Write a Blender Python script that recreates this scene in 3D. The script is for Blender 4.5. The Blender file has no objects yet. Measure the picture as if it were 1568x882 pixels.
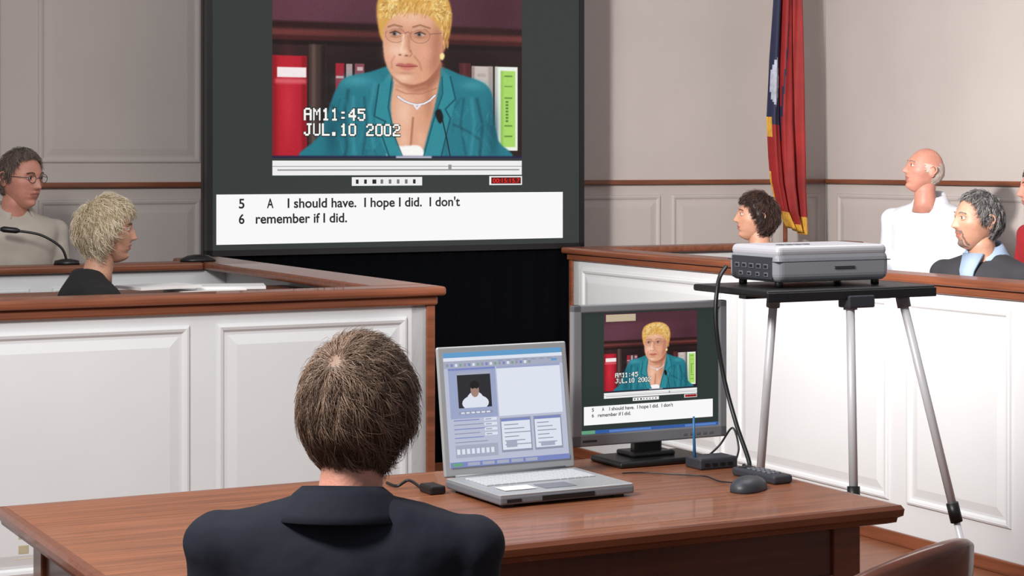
import bpy, bmesh, math, random
import numpy as np
from mathutils import Vector, Matrix
random.seed(7)
sc = bpy.context.scene
try:
    sc.view_settings.view_transform = 'Standard'
except Exception:
    pass
A = math.radians(27.4)
E1 = Vector((math.cos(A), math.sin(A), 0)); E2 = Vector((-math.sin(A), math.cos(A), 0))

# ------------------------------------------------------------ materials
def lin(c):
    return c/12.92 if c <= .04045 else ((c+.055)/1.055)**2.4
MATS = {}
def M(name, col, rough=.5, metal=0., var=0., scale=8., stretch=(1,1,1), bump=0., bscale=60., emit=0., spec=.5, coat=0., sss=0.):
    if name in MATS: return MATS[name]
    m = bpy.data.materials.new(name); m.use_nodes = True
    nt = m.node_tree; b = nt.nodes['Principled BSDF']
    c = [lin(x) for x in col]
    b.inputs['Roughness'].default_value = rough
    b.inputs['Metallic'].default_value = metal
    b.inputs['Specular IOR Level'].default_value = spec
    b.inputs['Coat Weight'].default_value = coat
    if sss > 0:
        b.inputs['Subsurface Weight'].default_value = sss
        b.inputs['Subsurface Scale'].default_value = .008
    if emit > 0:
        b.inputs['Base Color'].default_value = (0.01,0.01,0.01,1)
        b.inputs['Emission Color'].default_value = (*c,1)
        b.inputs['Emission Strength'].default_value = emit
        b.inputs['Specular IOR Level'].default_value = .1
    else:
        b.inputs['Base Color'].default_value = (*c,1)
    tc = nt.nodes.new('ShaderNodeTexCoord'); mp = nt.nodes.new('ShaderNodeMapping')
    nt.links.new(tc.outputs['Object'], mp.inputs['Vector']); mp.inputs['Scale'].default_value = stretch
    if var > 0:
        n = nt.nodes.new('ShaderNodeTexNoise'); n.inputs['Scale'].default_value = scale; n.inputs['Detail'].default_value = 6
        r = nt.nodes.new('ShaderNodeValToRGB')
        r.color_ramp.elements[0].position = .3; r.color_ramp.elements[1].position = .7
        r.color_ramp.elements[0].color = (*[x*(1-var) for x in c],1)
        r.color_ramp.elements[1].color = (*[min(1,x*(1+var)) for x in c],1)
        nt.links.new(mp.outputs['Vector'], n.inputs['Vector']); nt.links.new(n.outputs['Fac'], r.inputs['Fac'])
        nt.links.new(r.outputs['Color'], b.inputs['Emission Color' if emit > 0 else 'Base Color'])
    if bump > 0:
        n2 = nt.nodes.new('ShaderNodeTexNoise'); n2.inputs['Scale'].default_value = bscale; n2.inputs['Detail'].default_value = 4
        bp = nt.nodes.new('ShaderNodeBump'); bp.inputs['Strength'].default_value = bump; bp.inputs['Distance'].default_value = .01
        nt.links.new(mp.outputs['Vector'], n2.inputs['Vector']); nt.links.new(n2.outputs['Fac'], bp.inputs['Height'])
        nt.links.new(bp.outputs['Normal'], b.inputs['Normal'])
    MATS[name] = m; return m

m_wall  = M('wall_paint', (.74,.705,.69), .75, var=.04, scale=1.5, bump=.05)
m_box   = M('panel_paint', (.82,.83,.84), .5, var=.03, scale=2, bump=.03)
m_trim  = M('trim_wood', (.48,.275,.185), .38, var=.28, scale=4, stretch=(.7,12,12), coat=.15)
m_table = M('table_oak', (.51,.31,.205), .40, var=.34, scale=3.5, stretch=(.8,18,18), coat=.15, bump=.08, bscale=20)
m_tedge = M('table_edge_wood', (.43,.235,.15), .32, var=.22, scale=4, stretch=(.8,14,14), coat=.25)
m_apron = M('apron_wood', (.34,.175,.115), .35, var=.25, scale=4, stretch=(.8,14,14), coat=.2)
m_chairw= M('chair_wood', (.36,.19,.13), .3, var=.2, scale=5, stretch=(2,2,10), coat=.3)
m_floor = M('floor_wood', (.48,.29,.19), .4, var=.2, scale=3, stretch=(.6,8,1))
m_black = M('black_plastic', (.07,.07,.08), .4, bump=.02)
m_blk2  = M('black_cloth', (.035,.038,.05), .95, var=.2, scale=6, spec=.1)
m_skirt = M('black_drape', (.02,.025,.04), .95, spec=.05)
m_silver= M('silver_plastic', (.66,.67,.68), .35, metal=.35, var=.02)
m_bezel = M('monitor_bezel', (.56,.57,.59), .35, metal=.35, var=.02)
m_grey  = M('grey_plastic', (.42,.43,.46), .4, var=.03)
m_dgrey = M('dark_grey_plastic', (.20,.21,.24), .45)
m_metal = M('aluminium_tube', (.88,.88,.90), .35, metal=.2)
m_white = M('paper_white', (.9,.9,.9), .7)
m_key   = M('keycaps', (.72,.73,.75), .5)

# ------------------------------------------------------------ helpers
def link(o, parent=None):
    sc.collection.objects.link(o)
    if parent is not None: o.parent = parent
    return o
def group(name, loc=(0,0,0), yaw=0.):
    e = bpy.data.objects.new(name, None); e.empty_display_size = .1
    e.location = loc; e.rotation_euler = (0,0,yaw)
    return link(e)
def mesh(name, verts, faces, mats, parent=None, smooth=False, midx=None):
    me = bpy.data.meshes.new(name); me.from_pydata([tuple(v) for v in verts], [], faces)
    if not isinstance(mats,(list,tuple)): mats=[mats]
    for m in mats: me.materials.append(m)
    if midx:
        for p,i in zip(me.polygons, midx): p.material_index = i
    if smooth:
        for p in me.polygons: p.use_smooth = True
    me.update()
    return link(bpy.data.objects.new(name, me), parent)
def bevel(o, w, seg=2):
    b = o.modifiers.new('bev','BEVEL'); b.width = w; b.segments = seg; b.limit_method='ANGLE'; return o
def box(name, x0,x1,y0,y1,z0,z1, mat, parent=None, bev=0., seg=2):
    v=[(x,y,z) for z in (z0,z1) for y in (y0,y1) for x in (x0,x1)]
    f=[(0,2,3,1),(4,5,7,6),(0,1,5,4),(2,6,7,3),(0,4,6,2),(1,3,7,5)]
    o = mesh(name,v,f,mat,parent)
    if bev: bevel(o,bev,seg)
    return o
def boxes(name, lst, mat, parent=None, bev=0.):
    V=[];F=[]
    for (x0,x1,y0,y1,z0,z1) in lst:
        b=len(V); V+=[(x,y,z) for z in (z0,z1) for y in (y0,y1) for x in (x0,x1)]
        F+=[tuple(b+i for i in f) for f in [(0,2,3,1),(4,5,7,6),(0,1,5,4),(2,6,7,3),(0,4,6,2),(1,3,7,5)]]
    o=mesh(name,V,F,mat,parent)
    if bev: bevel(o,bev,2)
    return o
def tube_geo(V,F,pts,rad,n=12,flat=1.0):
    pts=[Vector(p) for p in pts]; b0=len(V); prev=None
    if not isinstance(rad,(list,tuple)): rad=[rad]*len(pts)
    for i,p in enumerate(pts):
        t=(pts[min(i+1,len(pts)-1)]-pts[max(i-1,0)]).normalized()
        if prev is None:
            a=Vector((0,0,1)) if abs(t.z)<.9 else Vector((0,1,0))
            u=t.cross(a).normalized()
        else:
            u=(prev-t*prev.dot(t)).normalized()
        w=t.cross(u); prev=u
        for k in range(n):
            an=2*math.pi*k/n
            V.append(p+u*math.cos(an)*rad[i]+w*math.sin(an)*rad[i]*flat)
    for i in range(len(pts)-1):
        for k in range(n):
            a=b0+i*n+k; b=b0+i*n+(k+1)%n
            F.append((a,b,b+n,a+n))
    F.append(tuple(b0+k for k in reversed(range(n))))
    F.append(tuple(b0+(len(pts)-1)*n+k for k in range(n)))
def tube(name,pts,rad,mat,parent=None,n=12):
    V=[];F=[]; tube_geo(V,F,pts,rad,n); return mesh(name,V,F,mat,parent,True)
def smoothpath(pts,sub=8):
    P=[Vector(p) for p in pts]; out=[]
    for i in range(len(P)-1):
        p0=P[max(i-1,0)];p1=P[i];p2=P[i+1];p3=P[min(i+2,len(P)-1)]
        for k in range(sub):
            t=k/sub
            out.append(.5*((2*p1)+(p2-p0)*t+(2*p0-5*p1+4*p2-p3)*t*t+(3*p1-p0-3*p2+p3)*t**3))
    out.append(P[-1]); return out
def loft_geo(V,F,rings,n=32,pw=2.0):
    b0=len(V)
    for (cx,cy,cz,rx,ry) in rings:
        for k in range(n):
            an=2*math.pi*k/n; c=math.cos(an); s=math.sin(an)
            V.append(Vector((cx+rx*math.copysign(abs(c)**(2/pw),c), cy+ry*math.copysign(abs(s)**(2/pw),s), cz)))
    for i in range(len(rings)-1):
        for k in range(n):
            a=b0+i*n+k; b=b0+i*n+(k+1)%n
            F.append((a,b,b+n,a+n))
    F.append(tuple(b0+k for k in reversed(range(n))))
    F.append(tuple(b0+(len(rings)-1)*n+k for k in range(n)))
def ellips_geo(V,F,c,r,nu=16,nv=10,Mx=None):
    b0=len(V); c=Vector(c)
    for j in range(nv+1):
        th=math.pi*j/nv
        for i in range(nu):
            ph=2*math.pi*i/nu
            p=Vector((r[0]*math.sin(th)*math.cos(ph), r[1]*math.sin(th)*math.sin(ph), r[2]*math.cos(th)))
            if Mx is not None: p=Mx@p
            V.append(c+p)
    for j in range(nv):
        for i in range(nu):
            a=b0+j*nu+i; b=b0+j*nu+(i+1)%nu
            F.append((a,a+nu,b+nu,b))
clouds=bpy.data.textures.new('cloth_folds','CLOUDS'); clouds.noise_scale=.09; clouds.noise_depth=2
def remesh(o, vox, it=6, disp=.012):
    r=o.modifiers.new('re','REMESH'); r.mode='VOXEL'; r.voxel_size=vox; r.use_smooth_shade=True
    s=o.modifiers.new('sm','SMOOTH'); s.iterations=it; s.factor=.5
    d=o.modifiers.new('folds','DISPLACE'); d.texture=clouds; d.strength=disp; d.mid_level=.5
    return o

# ------------------------------------------------------------ room shell
def panel_wall(name, origin, yaw, L, z0, z1, th, panels, mat, parent=None, dep=1.0):
    """slab whose front face looks to local -y, with raised-and-fielded panels"""
    V=[(x,y,z) for z in (z0,z1) for y in (0,th) for x in (0,L)]
    F=[(0,2,3,1),(4,5,7,6),(0,1,5,4),(2,6,7,3),(0,4,6,2),(1,3,7,5)]
    prof=[(0,.001),(.004,-.010),(.012,-.013),(.022,-.010),(.030,-.003),(.034,-.003),(.040,-.003),(.075,-.010),(.078,-.010)]
    for (x0,x1,a,b) in panels:
        base=len(V)
        for (i,y) in prof:
            y*=dep
            V += [(x0+i,y,a+i),(x1-i,y,a+i),(x1-i,y,b-i),(x0+i,y,b-i)]
        for r in range(len(prof)-1):
            for k in range(4):
                p=base+r*4+k; q=base+r*4+(k+1)%4
                F.append((p,q,q+4,p+4))
        e=base+(len(prof)-1)*4; F.append((e,e+1,e+2,e+3))
    o=mesh(name,V,F,mat,parent)
    o.location=origin; o.rotation_euler=(0,0,yaw); return o

o=box('floor',-4.5,8.5,-9,10.5,-.1,0,m_floor); o.location=(-1,6,0); o.rotation_euler=(0,0,A)
W0=Vector((-2.61,9.87,0))-E1*2.2
bp=[]
for (a,b) in [(.05,1.02),(1.12,2.2)]: bp+= [(a,b,1.57,3.1),(a,b,.25,1.41)]
for (a,b) in [(2.39,3.26),(3.38,4.22),(4.34,5.2)]: bp+=[(a,b,1.60,3.1),(a,b,.25,1.41)]
bp+=[(5.3,6.15,.25,1.41),(6.23,6.86,.25,1.41),(6.94,7.33,.25,1.41)]
panel_wall('wall_back',W0,A,7.38,0,3.5,.15,bp,m_wall,None,.8)
o=box('trim_1',0,7.38,-.035,.0,1.472,1.50,m_trim,None,.006); o.location=W0; o.rotation_euler=(0,0,A)
o=box('baseboard_back',0,7.38,-.02,.0,0,.12,m_trim,None,.005); o.location=W0; o.rotation_euler=(0,0,A)
CR=Vector((1.99,12.25,0))
rp=[]
for i in range(7):
    a=.12+i*.92; rp+=[(a,a+.80,.25,1.41)]
panel_wall('wall_right',CR,A-math.pi/2,6.9,0,3.5,.15,rp,m_wall,None,.8)
o=box('trim_2',0,6.9,-.035,.0,1.472,1.50,m_trim,None,.006); o.location=CR; o.rotation_euler=(0,0,A-math.pi/2)
o=box('baseboard_right',0,6.9,-.02,.0,0,.12,m_trim,None,.005); o.location=CR; o.rotation_euler=(0,0,A-math.pi/2)

# ------------------------------------------------------------ witness box (left)
C=Vector((-.303,7.24,0))
wb=group('witness_box',C,A)
pn=[(3-.84,3-.10,.2,1.03),(3-1.69,3-.938,.2,1.03),(3-2.54,3-1.79,.2,1.03)]
o=panel_wall('front_panel',(-3,0,0),0,3,0,1.10,.08,pn,m_box,wb)
panel_wall('side_panel',(0,0,0),math.pi/2,2.55,0,1.10,.08,[(.1,.85,.2,1.03),(.95,1.7,.2,1.03),(1.8,2.45,.2,1.03)],m_box,wb)
panel_wall('rear_panel',(-2.7,2.1,0),0,2.62,.15,1.10,.06,[(.1,.8,.4,1.04),(.9,1.7,.4,1.04),(1.8,2.5,.4,1.04)],m_box,wb)
box('front_cap',-3,.045,-.045,.11,1.105,1.14,m_trim,wb,.012,3)
box('front_cap_mould',-3,.02,-.022,.0,1.07,1.105,m_trim,wb,.008)
box('side_cap',-.20,.045,.11,2.55,1.105,1.14,m_trim,wb,.012,3)
box('side_cap_mould',0,.022,0,2.55,1.07,1.105,m_trim,wb,.008)
box('rear_cap',-2.7,-.20,2.06,2.24,1.105,1.14,m_trim,wb,.012,3)
box('corner_trim',-.022,.012,-.012,.02,0,1.07,m_trim,wb,.004)
box('platform',-2.9,-.09,.09,3.0,0.0,.15,m_trim,wb)
box('inner_desk',-1.9,-.09,.75,1.3,1.05,1.075,m_trim,wb,.004)
box('base_trim',-3,0,-.018,0,0,.10,m_trim,wb,.004)
ps=group('paper_stack',C-E1*.55+E2*1.0,A)
for i,(dx,dy,r) in enumerate([(0,0,.1),(.12,.03,-.3),(-.20,-.02,.25)]):
    o=box('sheet_%d'%i,-.14,.14,-.1,.1,0,.012,m_white,ps); o.location=(dx,dy,1.075+i*.012); o.rotation_euler=(0,0,r)
ot=group('wall_outlet',C-E1*1.522,A)
box('plate',-.035,.035,-.008,0,.26,.38,M('outlet_ivory',(.85,.82,.72),.4),ot,.003)
boxes('sockets',[(-.018,.018,-.011,-.006,.33,.36),(-.018,.018,-.011,-.006,.28,.31)],M('outlet_face',(.7,.66,.55),.4),ot,.002)
mic=group('gooseneck_microphone',(-2.02,8.77,1.14),0)
V=[];F=[];loft_geo(V,F,[(0,0,0,.06,.045),(0,0,.018,.055,.04),(0,0,.026,.02,.02)],20)
mesh('base',V,F,m_black,mic,True)
tube('neck',smoothpath([(0,0,.02),(-.025,-.01,.08),(-.11,-.03,.135),(-.21,-.05,.155)]),.006,m_black,mic,8)
tube('capsule',[(-.20,-.05,.154),(-.215,-.052,.156),(-.27,-.06,.162),(-.285,-.062,.163)],[.007,.013,.014,.008],m_black,mic,12)
sp=group('speaker_phone',(-1.47,9.05,1.14),A)
V=[];F=[];loft_geo(V,F,[(0,0,0,.085,.06),(0,0,.012,.085,.06),(0,0,.028,.05,.035),(0,0,.032,.02,.015)],24)
mesh('shell',V,F,m_black,sp,True)

# ------------------------------------------------------------ jury box (right)
FJ=Vector((.327,10.6,0))
jb=group('jury_box',FJ,A-math.pi/2)
panel_wall('front_panel',(0,0,0),0,5.2,0,1.10,.08,[(.12,1.5,.18,1.03),(1.62,2.75,.18,1.03),(2.87,3.5,.18,1.03),(3.62,4.9,.18,1.03)],m_box,jb)
panel_wall('end_panel',(0,1.9,0),-math.pi/2,1.9,0,1.10,.08,[(.1,1.0,.18,1.03),(1.1,1.85,.18,1.03)],m_box,jb)
box('cap',-.045,5.2,-.045,.13,1.105,1.14,m_trim,jb,.012,3)
box('cap_mould',-.02,5.2,-.022,0,1.07,1.105,m_trim,jb,.008)
box('end_cap',-.045,.13,.13,1.9,1.105,1.14,m_trim,jb,.012,3)
box('corner_trim',-.012,.022,-.012,.02,0,1.07,m_trim,jb,.004)
box('base_trim',0,5.2,-.018,0,0,.055,m_trim,jb,.004)
box('riser_1',.09,5.2,.09,.80,0,.15,m_trim,jb)
box('riser_2',.09,5.2,.80,2.1,0,.35,m_trim,jb)

# ------------------------------------------------------------ the video picture shown on screen and monitor (painted as vertex colours)
def catmull(pts,sub=5):
    P=[Vector((p[0],p[1])) for p in pts]; n=len(P); out=[]
    for i in range(n):
        p0,p1,p2,p3=P[i-1],P[i],P[(i+1)%n],P[(i+2)%n]
        for k in range(sub):
            t=k/sub
            out.append(.5*((2*p1)+(p2-p0)*t+(2*p0-5*p1+4*p2-p3)*t*t+(3*p1-p0-3*p2+p3)*t**3))
    return [(q.x,q.y) for q in out]
RS=1.4
PW,PH=int(382*RS),int(313*RS)
gx=417+(np.arange(PW)+.5)/RS; gy=-71+(np.arange(PH)+.5)/RS
IMG=np.zeros((PH,PW,3))
rng=np.random.default_rng(4)
def window(x0,y0,x1,y1):
    a=max(0,int((x0-417)*RS)-1); b=min(PW,int((x1-417)*RS)+2); c=max(0,int((y0+71)*RS)-1); d=min(PH,int((y1+71)*RS)+2)
    return a,b,c,d
def comp(w,mask,col):
    a,b,c,d=w
    if b<=a or d<=c: return
    m=mask[...,None]; IMG[c:d,a:b]=IMG[c:d,a:b]*(1-m)+np.array(col)*m
def gblur(m,s):
    s*=RS
    if s<.3 or m.size==0: return m
    r=int(s*2.5)+1; k=np.exp(-(np.arange(-r,r+1)/s)**2/2); k/=k.sum()
    def cv(v):
        return np.convolve(np.pad(v,r,mode='edge'),k,'valid')
    m=np.apply_along_axis(cv,0,m); return np.apply_along_axis(cv,1,m)
def pol(pts,col,a=1.,b=.8,sm=True):
    if sm: pts=catmull(pts)
    xs=[p[0] for p in pts]; ys=[p[1] for p in pts]; pad=b*3+2
    w=window(min(xs)-pad,min(ys)-pad,max(xs)+pad,max(ys)+pad)
    X,Y=np.meshgrid(gx[w[0]:w[1]],gy[w[2]:w[3]]); ins=np.zeros(X.shape,bool)
    if X.size==0: return
    for i in range(len(pts)):
        x1,y1=pts[i-1]; x2,y2=pts[i]
        if y1==y2: continue
        c=((y1>Y)!=(y2>Y))&(X<(x2-x1)*(Y-y1)/(y2-y1)+x1); ins^=c
    comp(w,gblur(ins.astype(float),b)*a,col)
def rec(x0,y0,x1,y1,col,a=1.,b=.5): pol([(x0,y0),(x1,y0),(x1,y1),(x0,y1)],col,a,b,False)
def blob(cx,cy,rx,ry,col,a=.6):
    w=window(cx-rx*2.3,cy-ry*2.3,cx+rx*2.3,cy+ry*2.3)
    X,Y=np.meshgrid(gx[w[0]:w[1]],gy[w[2]:w[3]])
    comp(w,a*np.exp(-(((X-cx)/rx)**2+((Y-cy)/ry)**2)),col)
def stk(pts,wd,col,a=1.,soft=.8):
    xs=[p[0] for p in pts]; ys=[p[1] for p in pts]; pad=wd+soft*2+1
    w=window(min(xs)-pad,min(ys)-pad,max(xs)+pad,max(ys)+pad)
    X,Y=np.meshgrid(gx[w[0]:w[1]],gy[w[2]:w[3]]); D=np.full(X.shape,1e9)
    if X.size==0: return
    for (x1,y1),(x2,y2) in zip(pts,pts[1:]):
        dx,dy=x2-x1,y2-y1; t=np.clip(((X-x1)*dx+(Y-y1)*dy)/(dx*dx+dy*dy+1e-9),0,1)
        D=np.minimum(D,np.hypot(X-x1-t*dx,Y-y1-t*dy))
    comp(w,a*np.clip((wd/2-D)/soft+.5,0,1),col)
def paint():
    rec(400,-90,820,260,(.15,.085,.085))
    rec(400,-90,820,48,(.34,.19,.235)); blob(480,10,90,70,(.42,.25,.31),.5); blob(760,20,60,60,(.24,.12,.16),.6)
    rec(400,-90,820,-30,(.28,.15,.19),.6,6)
    rec(400,38,820,50,(.17,.07,.075),1,1.5); rec(400,50,820,60,(.42,.20,.19),1,2); rec(400,60,820,66,(.27,.10,.10),1,1.2); rec(400,66,820,73,(.10,.05,.05),1,1)
    blob(560,130,70,80,(.06,.03,.035),.6); blob(720,110,50,40,(.08,.03,.04),.6)
    rec(417,90,467,240,(.70,.10,.17)); rec(417,90,424,240,(.50,.05,.10),.7,2); rec(460,90,467,240,(.50,.05,.10),.8,1.5); blob(440,160,10,60,(.85,.22,.28),.5)
    rec(424,107,466,122,(.94,.90,.90)); rec(421,124,466,131,(.86,.42,.44),.8,1.5)
    rec(470,72,496,242,(.25,.18,.17)); rec(474,72,480,242,(.42,.34,.32),.7,1.5); rec(488,72,496,242,(.10,.06,.06),.8,1.5)
    rec(509,99,522,170,(.62,.12,.18)); rec(510,118,521,122,(.9,.8,.8),.8); rec(525,100,534,170,(.66,.58,.58)); rec(538,99,552,170,(.52,.28,.32)); rec(541,104,550,110,(.9,.85,.85),.7)
    rec(698,94,716,242,(.30,.12,.14)); rec(704,94,708,242,(.44,.22,.24),.6,1.5)
    rec(718,98,751,238,(.78,.73,.70)); rec(718,98,722,238,(.52,.46,.44),.8,1.2); rec(744,98,751,238,(.60,.55,.52),.7,1.5)
    for y in range(110,230,14): rec(726,y,740,y+5,(.62,.56,.54),.5,1)
    rec(755,98,791,230,(.92,.94,.90)); rec(755,98,759,230,(.70,.72,.68),.8,1.2); rec(764,105,788,224,(.66,.84,.40)); rec(764,105,768,224,(.52,.72,.30),.6,1.2)
    for y in (112,128,146,190,206): rec(770,y,783,y+2,(.30,.45,.18),.8)
    for y in range(152,186,5): rec(772,y,776,y+2.5,(.25,.38,.16),.8)
    T=(.13,.46,.52);TD=(.04,.25,.31);TL=(.28,.62,.67)
    pol([(474,246),(482,212),(496,178),(508,142),(524,121),(560,111),(598,100),(630,112),(664,100),(700,112),(736,124),(750,142),(752,176),(760,214),(764,246)],T,1,1)
    blob(540,125,26,9,TL,.7); blob(720,128,20,8,TL,.6); blob(505,205,12,40,TD,.55); blob(752,200,9,45,TD,.6)
    for p,wd in [([(528,140),(522,180),(526,225),(522,242)],5),([(552,150),(556,190),(550,235)],3),([(726,150),(735,190),(730,242)],5),([(705,150),(700,190),(708,235)],3),([(500,160),(515,175),(520,200)],3),([(690,190),(712,200),(730,212)],3)]:
        stk(p,wd,TD,.55,4)
    for p,wd in [([(536,150),(533,190),(538,235)],5),([(717,150),(722,190),(716,235)],5),([(568,130),(560,170),(566,225)],5)]:
        stk(p,wd,TL,.45,5)
    for _ in range(60):
        x=rng.uniform(500,750); y=rng.uniform(130,235)
        if 590<x<668: continue
        stk([(x,y),(x+rng.normal(0,6),y+rng.uniform(6,22))],rng.uniform(1.5,4),TD if rng.random()<.5 else TL,.22,3)
    S=(.86,.63,.51);SD=(.62,.38,.29);SL=(.97,.82,.73)
    pol([(600,92),(596,128),(592,165),(598,205),(612,246),(635,246),(650,200),(662,150),(668,110),(664,90)],S,1,1)
    blob(612,172,14,30,SL,.6); blob(650,150,8,35,SD,.45)
    pol([(598,110),(606,126),(626,140),(650,134),(666,118),(666,92),(600,92)],SD,.85,3)
    stk([(600,137),(615,143),(640,143),(662,134)],2,SD,.5,2)
    stk([(626,180),(624,205),(622,226)],3,SD,.8,2.5); blob(612,215,8,14,SL,.4); blob(638,212,7,14,SL,.3)
    pol([(590,226),(612,223),(638,224),(640,246),(590,246)],(.97,.96,.95),1,1)
    pol([(598,104),(592,124),(588,165),(598,210),(612,246),(590,246),(577,215),(568,178),(574,132)],(.17,.53,.58),1,.8,False)
    pol([(668,102),(672,140),(657,185),(640,246),(668,246),(682,195),(692,150),(682,114)],(.17,.53,.58),1,.8,False)
    stk([(574,130),(567,178),(584,186),(576,200),(592,246)],2.2,TD,.8,1.5); stk([(684,116),(692,150),(676,166),(684,180),(668,246)],2.2,TD,.8,1.5)
    stk([(594,118),(588,165),(599,212),(612,244)],2,TD,.7,1.5); stk([(671,116),(672,142),(657,186),(641,244)],2,TD,.7,1.5)
    nk=[(603,148),(612,154),(622,158),(632,160),(643,158),(652,153),(660,145)]
    stk(nk,4,(.50,.42,.40),.6,2); stk(nk,2.4,(.92,.92,.96),1,1); stk([(628,160),(632,166),(637,160)],3,(.9,.9,.94),1,1)
    HB=(.84,.64,.32)
    pol([(578,62),(571,30),(572,4),(584,-16),(618,-28),(655,-25),(678,-8),(686,18),(684,46),(677,66),(668,76),(640,60),(600,50),(588,60)],HB,1,1.2)
    pol([(665,50),(674,47),(679,60),(674,77),(665,80)],(.76,.48,.36),1,1); stk([(669,54),(674,60),(671,72)],2,SD,.7,1.5)
    pol([(583,40),(580,60),(581,82),(585,100),(594,116),(608,127),(626,130),(646,123),(662,106),(671,80),(672,40),(657,16),(625,8),(598,16)],S,1,1)
    blob(659,88,11,30,SD,.6); blob(664,55,8,26,SD,.5); blob(600,80,14,15,SL,.75); blob(622,26,28,13,(.94,.76,.64),.75); blob(610,119,14,7,SL,.65); blob(646,80,11,12,(.92,.66,.56),.6)
    blob(594,88,9,8,(.92,.62,.54),.45)
    blob(600,50,11,7,SD,.65); blob(637,51,13,7.5,SD,.7)
    stk([(588,42),(597,38.5),(609,41)],2.4,(.55,.38,.26),.8,1.8); stk([(626,41),(637,37.5),(652,42)],2.4,(.55,.38,.26),.8,1.8)
    for cx in (599,637):
        blob(cx,52,6.5,2.6,(.88,.84,.82),.9); blob(cx-1.5,52,3.0,3.0,(.10,.08,.10),1); stk([(cx-8,51),(cx,48.2),(cx+8,51.5)],1.7,(.26,.14,.11),.85,1.2); stk([(cx-7,56),(cx,58),(cx+7,56)],1.2,SD,.5,1.8)
        ring=[(cx+15*math.cos(a*math.pi/10),54+11.5*math.sin(a*math.pi/10)) for a in range(21)]
        stk(ring,1.0,(.50,.36,.32),.65,.9); stk(ring[12:17],.9,(1,.95,.9),.6,.8)
    stk([(614,51),(618,48.5),(622,51)],1.2,(.45,.30,.26),.7,.9); stk([(652,51),(670,49)],1.2,(.45,.30,.26),.7,.9)
    stk([(620,56),(619,68),(621,78)],4,SD,.45,4.5); stk([(612,54),(610,68),(608,76)],4,SL,.8,3.5); blob(611,79,5.5,4.5,SL,.7)
    blob(606,84,2.2,1.4,(.42,.22,.17),.8); blob(616,85,2.6,1.4,(.42,.22,.17),.8); stk([(622,77),(624.5,82),(621,86)],1.5,SD,.7,1.8)
    stk([(598,86),(593,95),(594,105)],1.8,SD,.4,2.4); stk([(628,86),(636,95),(639,106)],2.2,SD,.5,3)
    pol([(600,99),(608,96.5),(613,98),(620,96.5),(633,100),(622,103),(612,103)],(.70,.33,.31),.8,1.0); pol([(603,102),(614,102),(630,102),(622,107),(612,107)],(.80,.46,.42),.75,1.2); stk([(600,100.5),(613,102),(633,101)],1.1,(.42,.17,.15),.8,1)
    blob(614,112,11,2.2,SD,.4); stk([(592,116),(608,128),(628,131),(648,124),(662,108)],3,SD,.55,3)
    stk([(600,131),(622,137),(646,131)],3,(.78,.54,.44),.6,3)
    pol([(668,82),(672,79),(675,84),(672,90),(668,88)],(.97,.90,.62),1,.8)
    pol([(580,44),(584,22),(600,8),(638,3),(664,14),(674,46),(665,40),(655,27),(640,19),(618,20),(600,21),(589,32)],HB,.9,1.8)
    cols=[(.98,.88,.60),(.92,.76,.44),(.78,.57,.27),(.58,.41,.20),(1,.95,.78)]
    for _ in range(620):
        th=rng.uniform(-.15,math.pi+.15); ra=rng.uniform(.60,1.0)
        x=629+54*math.cos(th)*ra; y=22-48*math.sin(th)*ra
        if y>42: continue
        L=rng.uniform(6,17); an=th+rng.normal(0,.55)+(.5 if x<625 else -.4)
        dx,dy=math.cos(an)*L*.6,-math.sin(an)*L*.6
        stk([(x-dx*.5,y-dy*.5),(x,y+rng.normal(0,1)),(x+dx*.5,y+dy*.5)],rng.uniform(.9,2.0),cols[rng.choice(5,p=[.28,.28,.22,.10,.12])],.55,1.4)
    for _ in range(90):
        x=rng.uniform(586,668); y=rng.uniform(0,16); stk([(x,y),(x-4+rng.normal(0,3),y+rng.uniform(6,13))],rng.uniform(1,1.8),cols[rng.choice(4)],.5,1.5)
    for _ in range(60):
        y=rng.uniform(10,62); x=678+rng.normal(0,3); stk([(x,y),(x-2+rng.normal(0,2),y+rng.uniform(8,13))],1.5,cols[rng.choice(4)],.5,1.4)
    stk([(664,168),(672,184),(678,210),(684,240)],1.8,(.06,.06,.08),.9,1); pol([(660,172),(668,166),(673,180),(667,188)],(.06,.06,.07),1,.8)
    rec(410,238,810,246,(.12,.12,.26),1,.8); rec(600,238,655,243,(.85,.85,.9),.8,.8)
    G5={'A':'01110 10001 10001 11111 10001 10001 10001','M':'10001 11011 10101 10101 10001 10001 10001','1':'00100 01100 00100 00100 00100 00100 01110','4':'00010 00110 01010 10010 11111 00010 00010','5':'11111 10000 11110 00001 00001 10001 01110','J':'00111 00010 00010 00010 00010 10010 01100','U':'10001 10001 10001 10001 10001 10001 01110','L':'10000 10000 10000 10000 10000 10000 11111','.':'00000 00000 00000 00000 00000 01100 01100',':':'00000 00000 01100 00000 00000 01100 00000','0':'01110 10001 10001 10001 10001 10001 01110','2':'01110 10001 00001 00110 01000 10000 11111',' ':'00000'}
    for colr,ex in (((.06,.10,.12),1.3),((.97,.97,.95),.25)):
        for s,x0,y0 in (("AM11:45",463,167),("JUL.10 2002",463,190)):
            for ci,chh in enumerate(s):
                for r,row in enumerate(G5[chh].split()):
                    for c,bit in enumerate(row):
                        if bit=='1':
                            xx=x0+ci*13.2+c*2.15; yy=y0+r*2.6
                            rec(xx-ex,yy-ex,xx+2.15+ex,yy+2.6+ex,colr,1,.2)
    IMG[:]=np.clip(IMG+rng.normal(0,.014,(PH,PW,1)),0,1)
paint()
vm=bpy.data.materials.new('video_picture'); vm.use_nodes=True
nt=vm.node_tree; at=nt.nodes.new('ShaderNodeAttribute'); at.attribute_name='Col'; bb=nt.nodes['Principled BSDF']
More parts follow.
